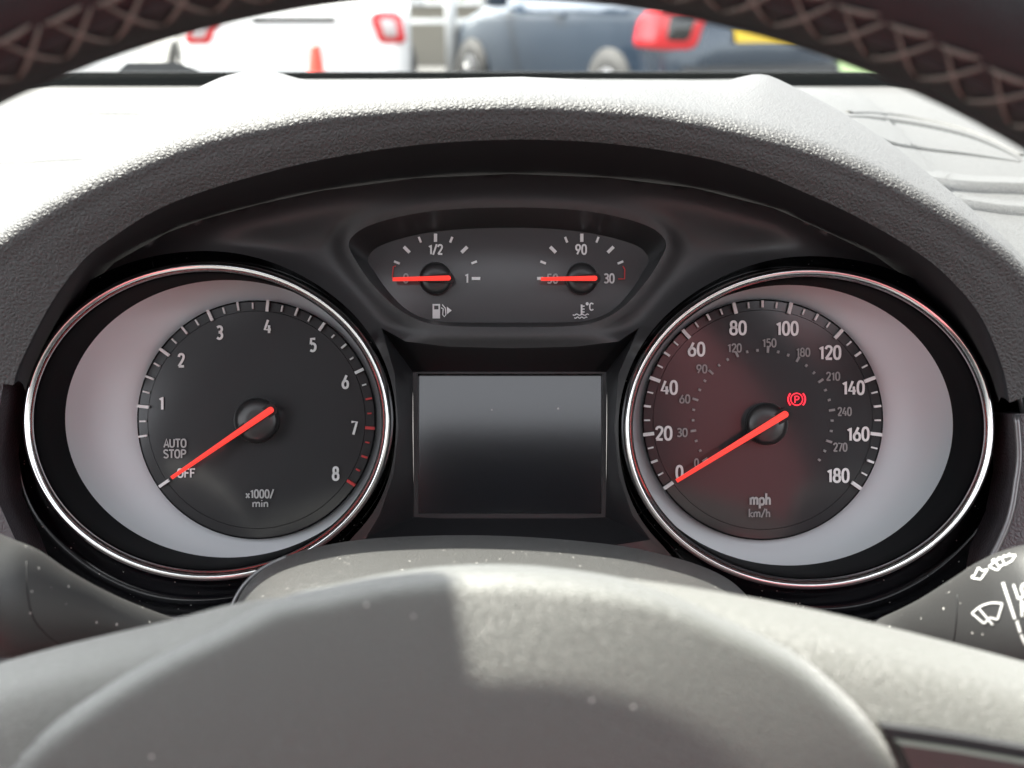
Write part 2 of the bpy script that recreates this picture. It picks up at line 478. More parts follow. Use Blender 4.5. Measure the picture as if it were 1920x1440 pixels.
top_rows = [mixrow(rA, rB, t, (0, 0, .004 * math.sin(math.pi * t * .8))) for t in [k / 14 * .95 for k in range(15)]]
b0, b1, b2 = top_rows[-1], [p + Vector((0, -.0014, .0012)) for p in rB], mixrow(rB, rC, .26)
roll = [[a * (1 - t) ** 2 + b * 2 * t * (1 - t) + c * t * t for a, b, c in zip(b0, b1, b2)] for t in [k / 10 for k in range(1, 11)]]
front_rows = smooth_rows([roll[-1], mixrow(rB, rC, .62, (0, -.0006, 0)), rC], 5)[1:]
rows = [rA0] + top_rows + roll + front_rows
mesh('shell', *loft(rows), HOOD, hood)
rC2 = [p + Vector((0, .004, .0012)) for p in rC]
rD = [P(u, v, .470) for u, v in D_ROW]
mesh('liner', *loft(smooth_rows([rC, rC2, mixrow(rC2, rD, .5, (0, 0, .001)), rD, [p + Vector((0, .012, .002)) for p in rD]], 4)), LINER, hood)

# ================================================================== cluster bezel
LC, LA, LB = (387, 790), 347, 300
RC_, RA_, RB_ = (1518, 803), 350, 303
def kf_left(t):
    ks = [(0, 1.025), (45, 1.04), (90, 1.065), (135, 1.085), (180, 1.15), (215, 1.24), (250, 1.26), (285, 1.20), (320, 1.07), (360, 1.025)]
    for (a, x), (b, y) in zip(ks, ks[1:]):
        if a <= t <= b: return x + (y - x) * sstep(a, b, t)
    return 1.025
def kf_right(t): return kf_left((180 - t) % 360)
lhole = ell(LC, LA, LB, kf=kf_left); rhole = ell(RC_, RA_, RB_, kf=kf_right)
pod_o = cr([(655, 452), (668, 490), (700, 535), (745, 578), (790, 602), (840, 611), (960, 613), (1075, 611), (1122, 602), (1165, 578), (1206, 535),
            (1236, 490), (1248, 452), (1205, 420), (1100, 396), (960, 389), (810, 396), (700, 420)], 144, True)
pod_i = cr([(690, 484), (704, 512), (728, 546), (762, 580), (800, 598), (845, 604), (960, 605), (1070, 604), (1112, 598), (1150, 580), (1182, 546),
            (1204, 512), (1216, 484), (1185, 457), (1085, 434), (960, 427), (820, 434), (722, 457)], 144, True)
rec = [((715, 615), (775, 699)), ((760, 640), (800, 697)), ((840, 650), (860, 697)), ((960, 653), (955, 697)), ((1080, 650), (1050, 697)), ((1160, 640), (1110, 697)),
       ((1198, 615), (1136, 699)), ((1160, 700), (1138, 745)), ((1152, 803), (1138, 805)), ((1160, 890), (1137, 880)), ((1185, 965), (1136, 930)), ((1220, 1012), (1134, 969)),
       ((1100, 1030), (1060, 972)), ((960, 1035), (955, 972)), ((800, 1030), (850, 972)), ((685, 1010), (777, 969)), ((712, 965), (776, 930)), ((738, 890), (775, 880)),
       ((747, 800), (774, 805)), ((740, 700), (774, 745))]
rec_o = lin([a for a, b in rec], 5, True); rec_i = lin([b for a, b in rec], 5, True)
outer = [(u, v) for u, v in D_ARC] + [(1925, 760), (1990, 900), (1960, 1090), (1830, 1230), (1500, 1260), (960, 1200), (420, 1260), (60, 1230), (-70, 1090), (-90, 900), (-20, 755)]
outer = lin(outer, 6, True)
arc_pts = [(u, v) for u, v in D_ROW]
def bez_depth(u, v):
    s = dist_poly((u, v), arc_pts, False)
    d = .470 - .0025 * math.exp(-((s - 30) / 30) ** 2) + .006 * sstep(30, 110, s)
    h = min(abs(dist_poly((u, v), pod_o)), 60)
    if v < 640: d -= .005 * math.exp(-(h / 26.0) ** 2)
    if v > 600 and v < 660 and 700 < u < 1215: d -= .004 * math.exp(-((v - 640) / 18.0) ** 2)
    e = min(math.hypot((u - LC[0]) / LA, (v - LC[1]) / LB), math.hypot((u - RC_[0]) / RA_, (v - RC_[1]) / RB_))
    d -= .009 * math.exp(-((e - 1.0) / .10) ** 2)
    return d
bez = thing('instrument_cluster', 'satin black bezel plate between and around the dials', 'instrument panel', P(960, 660, .47))
mesh('faceplate', *plate(outer, [lhole, rhole, pod_o, rec_o], 10, bez_depth), BEZEL, bez)
wo = [P(u, v, bez_depth(u, v)) for u, v in pod_o]; wi = [P(u, v, .489) for u, v in pod_i]
mesh('pod_wall', *loft([wo, mixrow(wo, wi, .12, (0, .002, 0)), mixrow(wo, wi, .85, (0, .001, 0)), wi], wrap=True), RECESS, bez)
mesh('pod_face', *plate(pod_i, [], 22, lambda u, v: .489), PODFACE, bez)
ro = [P(u, v, bez_depth(u, v)) for u, v in rec_o]; ri = [P(u, v, .493) for u, v in rec_i]
mesh('screen_recess', *loft([ro, mixrow(ro, ri, .10, (0, .0015, 0)), ri], wrap=True), RECESS, bez, sharp=28)
for name, hole, c, a, b in (('gauge_surround', lhole, LC, LA, LB), ('gauge_surround', rhole, RC_, RA_, RB_)):
    k0 = ell(c, a, b, 0.985)
    r0 = [P(u, v, .466) for u, v in k0]
    r3 = [P(u, v, bez_depth(u, v)) for u, v in hole]
    r1 = mixrow(r0, r3, .25, (0, .014, 0)); r2 = mixrow(r0, r3, .75, (0, .014, 0))
    mesh(name, *loft(smooth_rows([r0, r1, r2, r3], 5), wrap=True), GLOSS, bez)
    # slim satin lip that closes the surround on its outer, lower side
    pts = []
    for (u, v) in hole:
        inside = (u < c[0] + 20 if c is LC else u > c[0] - 20) and v > 690
        if inside: pts.append((u, v))
    if c is LC: pts.sort(key=lambda q: math.atan2(q[1] - c[1], q[0] - c[0]) % (2 * math.pi))
    else: pts.sort(key=lambda q: math.atan2(q[1] - c[1], q[0] - c[0]))
    mb = MB().tube([P(u, v, bez_depth(u, v) - .001) for u, v in pts], .0011, 8)
    mb.build('surround_lip', EDGE, bez)

# ================================================================== display
disp = thing('information_display', 'switched-off black rectangular screen in the middle of the bezel', 'screen', P(955, 972, .494))
fo = [(774, 697), (1138, 697), (1136, 972), (776, 972)]
fi = [(786, 702), (1127, 702), (1125, 961), (787, 961)]
o4 = [P(u, v, .4932) for u, v in fo]; i4 = [P(u, v, .4945) for u, v in fi]
fr = lin(fo, 6, True); fr2 = lin(fi, 6, True)
mesh('frame', *loft([[P(u, v, .496) for u, v in fr], [P(u, v, .4928) for u, v in fr], [P(u, v, .4928) for u, v in lin([(a[0] + (b[0] - a[0]) * .75, a[1] + (b[1] - a[1]) * .75) for a, b in zip(fo, fi)], 6, True)], [P(u, v, .4985) for u, v in fr2]], wrap=True), RECESS, disp, sharp=30)
# the glass leans back a little, as instrument glass does
g0 = [P(784, 700, .4975), P(1129, 700, .4975), P(1127, 963, .4934), P(785, 963, .4934)]
MB().add((g0 + [p + Vector((0, .002, 0)) for p in g0], [(0, 1, 2, 3), (7, 6, 5, 4), (0, 4, 5, 1), (1, 5, 6, 2), (2, 6, 7, 3), (3, 7, 4, 0)])).build('glass', SCREEN, disp, smooth=False)

# ================================================================== the two big gauges
DF = .4865
def ring_sweep(c, a, b, prof, n=160):
    """prof: (k, depth) pairs, k scales the ellipse at depth .457"""
    rows = []
    for k, d in prof:
        r = []
        for i in range(n):
            th = 2 * math.pi * i / n
            q = P(c[0] + (a + k) * math.cos(th), c[1] - (b + k) * math.sin(th), .457)
            r.append(Vector((q.x, d, q.z)))
        rows.append(r)
    return loft(rows, wrap=True)
def disc(c, r, d, n=96, th=.003, bev=3.0):
    pts = [(c[0] + r * math.cos(2 * math.pi * i / n), c[1] - r * math.sin(2 * math.pi * i / n)) for i in range(n)]
    a = [P(c[0] + (u - c[0]) * (1 - bev / r), c[1] + (v - c[1]) * (1 - bev / r), d) for u, v in pts]
    b = [P(u, v, d + .0004) for u, v in pts]
    cc = [p + Vector((0, th, 0)) for p in b]
    vs, fs = loft([a, b, cc], wrap=True)
    fs.append(tuple(range(n)))
    return vs, fs
def dome(c, r, d, h, n=40):
    rows = []
    for k, z in ((1.0, 0), (.985, .55), (.93, .85), (.75, .97), (.4, 1.0), (.02, 1.0)):
        rows.append([P(c[0] + r * k * math.cos(2 * math.pi * i / n), c[1] + r * k * math.sin(2 * math.pi * i / n), d - h * z) for i in range(n)])
    vs, fs = loft(rows, wrap=True); fs.append(tuple(range(5 * n, 6 * n)))
    return vs, fs
def gauge(root, c, a, b, dc, dr):
    prof = [(0, .4665), (0, .4583), (-.8, .4577), (-6.3, .4567), (-7.6, .4565), (-9.5, .4567), (-17.0, .4580), (-18.0, .4590), (-18.0, .464)]
    mesh('chrome_ring', *ring_sweep(c, a, b, prof), CHROME, root)
    prof = [(-18.0, .4600), (-18.6, .4595), (-19.6, .4598), (-20.6, .4612), (-20.8, .4700), (-20.8, .492)]
    mesh('inner_wall', *ring_sweep(c, a, b, prof), WALL, root)
    back = [P(c[0] + (a - 19) * math.cos(2 * math.pi * i / 120), c[1] - (b - 19) * math.sin(2 * math.pi * i / 120), .457) for i in range(120)]
    back = [Vector((p.x, .4905, p.z)) for p in back]
    mesh('backing', back + [p + Vector((0, .002, 0)) for p in back], [tuple(range(120)), tuple(range(239, 119, -1))] + [(i, (i + 1) % 120, 120 + (i + 1) % 120, 120 + i) for i in range(120)], SILVER, root, smooth=False)
    f = mesh('dial_face', *disc(dc, dr, DF), DIAL, root, smooth=False)
    mesh('inner_disc', *disc(dc, dr * .915, DF - .00025, th=.0006, bev=1.5), DIAL, f, smooth=False)
    return f
def tick(mb, c, ang, r0, r1, wpx, d, ry=1.0, taper=1.0):
    s, k = math.sin(rad(ang)), math.cos(rad(ang))
    def q(r, o): return (c[0] + r * s + o * k, c[1] - (r * k - o * s) * ry)
    h = wpx / 2
    mb.prism([q(r0, -h * taper), q(r1, -h), q(r1, h), q(r0, h * taper)], d, d + .0012)
def needle(root, tail, tip, w0, w1, d, capc, capr, tailpad=6):
    mesh('needle_cap', *dome(capc, capr, DF - .0008 if capr > 38 else .4885, .0075 if capr > 38 else .006), CAP, root)
    dx, dy = tip[0] - tail[0], tip[1] - tail[1]; L = math.hypot(dx, dy); dx /= L; dy /= L
    def shape(t0, t1, a, b):
        pts = []
        for k in range(7):
            an = math.pi / 2 + math.pi * k / 6
            x = t0 + a * .9 * math.cos(an); y = a * math.sin(an)
            pts.append((tail[0] + dx * x - dy * y, tail[1] + dy * x + dx * y))
        pts.append((tail[0] + dx * t1 + dy * b, tail[1] + dy * t1 - dx * b))
        pts.append((tail[0] + dx * t1 - dy * b, tail[1] + dy * t1 + dx * b))
        return pts
    sh = shape(w0 * .2, L, w0, w1)
    mb = MB().prism(sh, d, d + .0012)
    rim_ = [P(u, v, d) for u, v in sh]
    ridge = [P(tail[0] + dx * t, tail[1] + dy * t, d - .0006) for t in (w0 * .2, L)]
    vs = rim_ + ridge; fs = [(i, i + 1, 9) for i in range(6)] + [(6, 7, 10, 9), (7, 8, 10), (8, 0, 9, 10)]
    mb.add((vs, fs)); mb.f.remove(tuple(range(9)))
    n = mb.build('needle', NEEDLE, root, smooth=False)
    MB().prism(shape(-1, L * .55, w0 + tailpad, w0 * .8), d + .0013, d + .0035).build('needle_carrier', GAP, n, smooth=False)

# --- tachometer
tac = thing('tachometer', 'left gauge counting to 8, red needle resting on OFF', 'gauge', P(387, 1090, .47), group='two large chrome-ringed gauges')
TD = (481, 787)
face = gauge(tac, LC, LA, LB, TD, 224)
mw, mr = MB(), MB()
def tang(n): return 5.4 + (n - 4) * 29.6
for q in range(2, 33):
    n = q / 4; major = q % 4 == 0; half = q % 2 == 0
    mb = mr if n >= 6.5 else mw
    r1 = 226 if n < 4.9 else 222
    if major: tick(mb, TD, tang(n), 204, r1, 5.4, DF - .0024)
    elif half: tick(mb, TD, tang(n), 208, r1 - 2, 3.6, DF - .0020)
    else: tick(mb, TD, tang(n), 208, r1 - 6, 2.8, DF - .0016)
tick(mw, TD, -124.5, 200, 222, 5.4, DF - .0024)
mw.build('scale_marks', WHITE, face, smooth=False)
mr.build('red_zone_marks', REDP, face, smooth=False)
for t, u, v in (('1', 302, 755.7), ('2', 340, 675.4), ('3', 411.6, 623.6), ('4', 502, 612), ('5', 586.7, 646.6), ('6', 647.5, 715.8), ('7', 664, 802.4), ('8', 629.4, 888)):
    text_mesh(t, u, v, 27, DF - .0012, m=WHITE, parent=face, xs=.86)
text_mesh('AUTO', 328, 831, 17, DF - .0012, m=DIM, parent=face, name='legend', width=44)
text_mesh('STOP', 327.5, 851, 17, DF - .0012, m=DIM, parent=face, name='legend', width=44)
text_mesh('OFF', 349.5, 887, 18, DF - .0012, m=WHITE, parent=face, name='legend', width=36)
text_mesh('x1000/', 487, 926, 17, DF - .0012, m=DIM, parent=face, name='legend', width=54)
text_mesh('min', 488, 944.5, 15, DF - .0012, m=DIM, parent=face, name='legend', width=31)
needle(tac, (508, 768), (321, 896), 6.0, 3.2, .4770, (481, 788), 43)

# --- speedometer
spd = thing('speedometer', 'right gauge marked mph up to 180, red brake lamp beside its needle', 'gauge', P(1518, 1105, .47), group='two large chrome-ringed gauges')
SD = (1430, 787)
face = gauge(spd, RC_, RA_, RB_, SD, 226)
mw, mk = MB(), MB()
for q in range(0, 37):
    n = q * 5; a = (n - 90) * 250 / 180
    if n % 20 == 0: tick(mw, SD, a, 205, 226, 6.4, DF - .0024)
    elif n % 10 == 0: tick(mw, SD, a, 211, 224, 4.2, DF - .0020)
    else: tick(mw, SD, a, 211, 222, 2.9, DF - .0018)
for n in range(0, 291, 10):
    a = (n / 1.609344 - 90) * 250 / 180
    if n % 30 == 0: tick(mk, SD, a, 126, 137, 4.2, DF - .0012)
    else: tick(mk, SD, a, 128, 133, 4.0, DF - .0012)
mw.build('mile_scale_marks', WHITE, face, smooth=False)
mk.build('kilometre_scale_marks', GREY, face, smooth=False)
for t, u, v in (('0', 1274, 885.7), ('20', 1244.5, 812.3), ('40', 1254.6, 726.6), ('60', 1306, 654.7), ('80', 1383.8, 614.8), ('100', 1476, 615.7), ('120', 1556, 661),
                ('140', 1600, 727), ('160', 1609, 813.7), ('180', 1571.5, 891.6)):
    text_mesh(t, u, v, 27.5, DF - .0012, m=WHITE, parent=face, width={1: 15, 2: 33, 3: 43}[len(t)])
for t, u, v in (('0', 1306, 868), ('30', 1279, 811), ('60', 1284, 748), ('90', 1316, 691.8), ('120', 1377.4, 652.4), ('150', 1442.5, 643), ('180', 1506, 660.5),
                ('210', 1562, 705.6), ('240', 1583.6, 771.6), ('270', 1575.5, 838.5)):
    text_mesh(t, u, v, 17, DF - .0012, m=GREY, parent=face, width={1: 9, 2: 21, 3: 27}[len(t)])
text_mesh('mph', 1425.5, 936, 23, DF - .0012, m=DIM, parent=face, name='legend', width=40)
text_mesh('km/h', 1424, 962, 16.5, DF - .0012, m=GREY, parent=face, name='legend', width=41)
lamp = MB()
cx, cy = 1493.8, 748.6; ld = DF - .0012
lamp.stroke([(cx + 11.2 * math.cos(2 * math.pi * i / 28), cy + 11.2 * math.sin(2 * math.pi * i / 28)) for i in range(29)], 2.2, ld)
for s in (1, -1):
    lamp.stroke([(cx + s * 16 * math.cos(rad(t)), cy + 16 * math.sin(rad(t))) for t in range(-44, 45, 8)], 3.0, ld)
lamp.stroke([(cx - 3.2, cy + 7), (cx - 3.2, cy - 6.2)], 2.2, ld)
lamp.stroke([(cx - 3.2, cy - 5.6), (cx + 1.5, cy - 5.6), (cx + 4, cy - 3.8), (cx + 4, cy - 1.2), (cx + 1.5, cy + .8), (cx - 3.2, cy + .8)], 2.2, ld)
lamp.build('brake_warning_lamp', LAMP, face, smooth=False)
needle(spd, (1474, 776), (1269, 902), 6.2, 3.4, .4770, (1438, 795), 40)

# --- fuel gauge and temperature gauge in the pod
PD = .4885
fuel = thing('fuel_gauge', 'small fuel gauge with pump symbol, red needle on 0', 'gauge', P(817, 600, .489), group='two small pod gauges')
FC = (816.5, 522)
def pod_ticks(c, mirror):
    mb = MB()
    for a, r0, r1, w in ((0, 69, 84, 6), (22, 73, 84, 4), (-22, 73, 84, 4), (45, 69, 84, 6), (-45, 69, 84, 6), (67.5, 73, 84, 4), (-67.5, 73, 84, 4)):
        tick(mb, c, a, r0, r1, w, PD - .0005, ry=1.0)
    tick(mb, c, -90 if mirror else 90, 68 if not mirror else 72, 84, 5.5, PD - .0005)
    return mb
pod_ticks(FC, False).build('scale_marks', WHITE, fuel, smooth=False)
MB().stroke([(742, 499), (737.5, 500), (735.5, 521)], 2.2, PD - .0006).build('reserve_mark', REDP, fuel, smooth=False)
text_mesh('0', 761, 522, 19, PD - .0005, m=DIM, parent=fuel, width=11)
text_mesh('1/2', 817, 467.7, 20, PD - .0005, m=WHITE, parent=fuel, width=28)
text_mesh('1', 874.5, 521.5, 19, PD - .0005, m=WHITE, parent=fuel, width=7)
ic = MB()
ic.prism([(811, 570), (825, 570), (825, 597), (811, 597)], PD - .0004, PD)
ic.stroke([(827, 577), (831, 579), (830, 590), (833, 594), (836, 590), (835, 578), (829, 571)], 2.0, PD - .0006)
ic.prism([(838, 575), (847, 582), (838, 589)], PD - .0006, PD)
sym = ic.build('pump_symbol', WHITE, fuel, smooth=False)
MB().prism([(814, 573), (822, 573), (822, 580), (814, 580)], PD - .0008, PD - .0003).build('pump_window', PODFACE, sym, smooth=False)
needle(fuel, (842, 521), (736, 523.5), 4.6, 3.4, .479, FC, 31, 5)
tmp = thing('temperature_gauge', 'small coolant gauge with thermometer symbol and 90 above its needle', 'gauge', P(1092, 600, .489), group='two small pod gauges')
TC = (1091, 522)
pod_ticks(TC, True).build('scale_marks', WHITE, tmp, smooth=False)
MB().stroke([(1168, 499), (1171.5, 505), (1171, 523), (1159, 523)], 2.2, PD - .0006).build('hot_mark', REDP, tmp, smooth=False)
text_mesh('50', 1036, 522.5, 19, PD - .0005, m=DIM, parent=tmp, width=22)
text_mesh('90', 1089.6, 467.7, 20, PD - .0005, m=WHITE, parent=tmp, width=22)
text_mesh('30', 1142, 522, 19, PD - .0005, m=WHITE, parent=tmp, width=21)
ic = MB()
ic.stroke([(1090.5, 571), (1090.5, 591)], 3.4, PD - .0006)
for y in (574, 579.5, 585): ic.stroke([(1090, y), (1096, y)], 2.4, PD - .0006)
for y, x0, x1 in ((590, 1074, 1104), (595.5, 1077, 1101)):
    ic.stroke([(x0 + (x1 - x0) * i / 14, y + 1.4 * math.sin(i * 1.35)) for i in range(15)], 2.0, PD - .0006)
ic.build('thermometer_symbol', WHITE, tmp, smooth=False)
text_mesh('°C', 1106, 575, 15, PD - .0005, m=WHITE, parent=tmp, name='legend', width=16)
needle(tmp, (1117, 521.5), (1014, 523), 4.6, 3.2, .479, TC, 30, 5)

# ================================================================== steering wheel
whl = thing('steering_wheel', 'black leather steering wheel with brown cross stitching, seen from the driver seat', 'steering wheel', P(930, 1440, .27))
RIMD = .236
wc = P(880, 1929, RIMD); Rin = 1950 / F * RIMD; rt = .0155; Rc = Rin + rt
tilt = rad(7)
def rim_pt(a, r=0.0, off=0.0):
    """angle from the top, r radial offset, off along the wheel axis towards the driver"""
    x = (Rc + r) * math.sin(a); z = (Rc + r) * math.cos(a)
    # the wheel leans: the top goes away from the driver, pivot at the top inner edge
    y = (z - Rin) * math.sin(tilt) - off * math.cos(tilt)
    zz = Rin + (z - Rin) * math.cos(tilt) + off * math.sin(tilt)
    return Vector((wc.x + x, RIMD + y, wc.z + zz))
N, Kk = 220, 36
rows = []
for i in range(N):
    a = 2 * math.pi * i / N
    rows.append([rim_pt(a, -rt * math.cos(2 * math.pi * k / Kk), rt * 1.05 * math.sin(2 * math.pi * k / Kk)) for k in range(Kk)])
rows.append(rows[0])
rim = mesh('rim', *loft(rows, wrap=True), RIML, whl)
def on_rim(a, phi, lift=.0004):
    return rim_pt(a, -(rt + lift) * math.cos(phi), (rt * 1.05 + lift) * math.sin(phi))
st = MB(); seam = MB()
da = .0075 / Rc * 1.25
n = int(rad(62) / da)
for i in range(-n, n):
    a = i * da
    p0, p1 = rad(9), rad(38)
    def th(a0, f0, a1, f1, r=.00042):
        q = []
        for s in range(7):
            t = s / 6
            q.append(on_rim(a0 + (a1 - a0) * t, f0 + (f1 - f0) * t, .0001 + .0007 * math.sin(math.pi * t)))
        st.tube(q, [r * (.6 + .4 * math.sin(math.pi * s / 6)) for s in range(7)], 6)
    th(a, p0, a + da * .9, p1)
    th(a + da * .12, p1, a + da * .95, p0, .00034)
    th(a, p1, a + da * .75, p1 + .05, .00045)
st.build('stitching', THREAD, rim)
for f in (rad(24),):
    seam.tube([on_rim(rad(t), f, -.0003) for t in range(-64, 65)], .0006, 6)
seam.build('seam', GAP, rim)

sp_top = [(-140, 1285), (0, 1243), (120, 1210), (320, 1163), (446, 1131), (600, 1112), (800, 1086), (960, 1080), (1088, 1079), (1260, 1096), (1500, 1138), (1700, 1184), (1920, 1241), (2080, 1283)]
spr = cr(sp_top, 120)
def sprow(dv, d): return [P(u, v + dv, d) for u, v in spr]
rows = smooth_rows([sprow(60, .325), sprow(8, .300), sprow(0, .291), sprow(8, .283), sprow(60, .270), sprow(170, .262), sprow(330, .256), sprow(560, .252)], 5)
mesh('spoke_cover', *loft(rows), SPOKE, whl)
pad_out = [(-80, 1540), (12, 1435), (79, 1370), (158, 1314), (237, 1263), (317, 1219), (396, 1182), (455, 1152), (515, 1124), (594, 1108), (686, 1088), (801, 1072), (916, 1067), (1030, 1072),
           (1174, 1092), (1260, 1115), (1346, 1152), (1431, 1192), (1500, 1230), (1570, 1288), (1640, 1358), (1700, 1440), (1750, 1560), (1720, 1720), (1400, 1800), (960, 1820), (400, 1800), (0, 1720)]
pad_c = cr(pad_out, 200, True)
def pad_depth(u, v):
    s = dist_poly((u, v), pad_c)
    e = max(0.0, 1 - s / 46.0)
    dome_ = 1 - min(1, ((u - 900) / 1100.0) ** 2 + ((v - 1620) / 640.0) ** 2)
    return .2630 + .0065 * (1 - math.sqrt(max(0.0, 1 - e * e))) - .018 * max(dome_, 0.0)
vs, fs = plate(pad_c, [], 13, pad_depth)
edge = [P(u, v, pad_depth(u, v)) for u, v in pad_c]
mb = MB().add((vs, fs)); mb.add(loft([edge, [p + Vector((0, .004, -.0006)) for p in edge], [p + Vector((0, .03, -.003)) for p in edge]], wrap=True))
padm = mb
o = padm.build('airbag_pad', PAD, whl)
bm = bmesh.new(); bm.from_mesh(o.data); bmesh.ops.remove_doubles(bm, verts=bm.verts, dist=1e-6); bmesh.ops.recalc_face_normals(bm, faces=bm.faces); bm.to_mesh(o.data); bm.free()
for p in o.data.polygons: p.use_smooth = True
MB().prism([(1655, 1362), (1800, 1383), (2000, 1418), (2000, 1445), (1800, 1408), (1672, 1390)], .2570, .262).build('button_gap', GAP, whl, smooth=False)
bp = [(1676, 1386), (1800, 1404), (2000, 1438), (2060, 1640), (1790, 1640)]
bo = [P(u, v, .2565) for u, v in lin(bp, 6, True)]
bi = [P(1850 + (u - 1850) * .93, 1520 + (v - 1520) * .93, .2545) for u, v in lin(bp, 6, True)]
vs, fs = loft([[p + Vector((0, .01, 0)) for p in bo], bo, bi], wrap=True); fs.append(tuple(range(len(bo) * 2, len(bo) * 3)))
mesh('button_panel', vs, fs, BUTTON, whl, sharp=35)

# ================================================================== steering column cowl
cow = thing('steering_column_cowl', 'dusty dark grey plastic cowl over the steering column behind the wheel hub', 'column cover', P(920, 1130, .38))
cpts = cr([(415, 1300), (428, 1190), (442, 1132), (470, 1086), (520, 1050), (600, 1025), (700, 1010), (850, 1004), (1000, 1008), (1150, 1022), (1250, 1042), (1330, 1068), (1385, 1102), (1412, 1150), (1425, 1300)], 130)
def crow(k, dv, d): return [P(920 + (u - 920) * k, v + dv, d) for u, v in cpts]
mesh('shell', *loft(smooth_rows([crow(1.0, 40, .455), crow(1.0, 5, .447), crow(1.0, 0, .439), crow(1.0, 7, .427), crow(1.0, 34, .396), crow(1.01, 85, .362), crow(1.02, 150, .345)], 5)), COWL, cow)
MB().tube([P(920 + (u - 920) * 1.012, v + 4, .434) for u, v in cpts[8:30]], .0008, 6).build('seam', EDGE, cow)

# ================================================================== stalks
def stalk_shape(pts):
    q = cr(pts, 60)
    return q
LS = stalk_shape([(-200, 1078, .345, 132), (-60, 1100, .35, 122), (0, 1118, .355, 113), (60, 1130, .36, 101), (130, 1146, .37, 72), (220, 1168, .385, 48), (330, 1200, .40, 38), (480, 1250, .42, 36)])
RS = stalk_shape([(1500, 1262, .42, 34), (1640, 1203, .405, 38), (1720, 1180, .39, 52), (1800, 1168, .375, 88), (1850, 1163, .367, 113), (1920, 1158, .36, 134), (2080, 1140, .352, 142), (2200, 1125, .35, 142)])
def stalk_mesh(q):
    rows = []
    for i, (u, v, d, r) in enumerate(q):
        c = P(u, v, d); rr = r / F * d
        rows.append([c + Vector((0, math.cos(2 * math.pi * k / 40), math.sin(2 * math.pi * k / 40))) * rr for k in range(40)])
    return loft(rows, wrap=True, cap=True)
ls = thing('indicator_stalk', 'plain dusty black indicator stalk left of the wheel hub', 'control stalk', P(330, 1200, .40))
mesh('lever', *stalk_mesh(LS), STALK, ls)
rs = thing('wiper_stalk', 'black wiper stalk with white wiper symbols right of the wheel hub', 'control stalk', P(1640, 1203, .405))
lever = mesh('lever', *stalk_mesh(RS), STALK, rs)
def sdepth(q):
    def f(u, v):
        for a, b in zip(q, q[1:]):
            if a[0] <= u <= b[0]:
                t = (u - a[0]) / (b[0] - a[0]); vc, d, r = (a[j] + (b[j] - a[j]) * t for j in (1, 2, 3))
                return d - math.sqrt(max(r * r - (v - vc) ** 2, 0.0)) / F * d * 0.995 - .0009
        return q[-1][2]
    return f
def bvh_depth(q):
    vs, fs = stalk_mesh(q); t = BVHTree.FromPolygons([tuple(v) for v in vs], fs); fb = sdepth(q)
    def f(u, v):
        h = t.ray_cast(Vector((0, 0, 0)), P(u, v, 1.0).normalized())[0]
        return (h.y - .00035) if h else fb(u, v)
    return f
RD = bvh_depth(RS); LD = bvh_depth(LS)
MB().stroke(cr([(50, 1052), (52, 1110), (64, 1160), (95, 1196), (125, 1214)], 24), 2.2, lambda u, v: LD(u, v) + .0002).build('seam', GAP, ls)
MB().stroke(cr([(1795, 1115), (1793, 1160), (1788, 1200), (1780, 1225)], 20), 2.2, lambda u, v: RD(u, v) + .0002).build('seam', GAP, rs)
def uv5(x, y): return (1780 + x / 5.535, 980 + y / 5.535)
ICON = mat('stalk_print_white', (0.42, 0.42, 0.41), 0.6, spec=0.2)
def sym(name, strokes, wpx, mm=ICON):
    wpx *= .85
    mb = MB()
    for s in strokes: mb.stroke([uv5(*q) for q in s], wpx, RD, sub=6)
    return mb.build(name, mm, lever, smooth=False)
arc = lambda *a: cr(list(a), 14)
sym('wash_symbol', [arc((232, 940), (330, 865), (440, 832), (550, 838)), [(550, 838), (500, 1005)], [(232, 940), (360, 1048)], [(360, 1048), (420, 985), (500, 1005)], [(310, 895), (450, 1060)]], 4.2)
sym('rear_wiper_symbol', [[(225, 570), (325, 588)], [(325, 588), (400, 480)], [(225, 560), (262, 545), (300, 465)], [(300, 465), (345, 500), (385, 485)]], 3.4)
sym('front_wiper_symbol', [arc((410, 455), (500, 385), (600, 345), (690, 335)), [(690, 335), (650, 395), (570, 440)], [(410, 455), (500, 495)], [(500, 495), (545, 440), (600, 425)], [(480, 410), (530, 470)], [(535, 355), (580, 440)]], 3.0)
sym('spray_mark', [[(440, 405), (450, 385), (475, 375)], [(500, 372), (520, 355)], [(560, 345), (575, 335)], [(610, 330), (630, 320)]], 2.2)
sym('interval_bar', [[(555, 620), (680, 1000)], [(700, 1020), (735, 1140)], [(745, 1160), (790, 1270)]], 6.2)
sym('legend', [[(665, 640), (715, 790), (770, 765)], [(760, 640), (745, 690), (775, 755), (830, 740), (850, 680), (820, 625), (760, 640)],
               [(755, 975), (745, 800), (830, 950)], [(755, 910), (795, 895)]], 5.0)

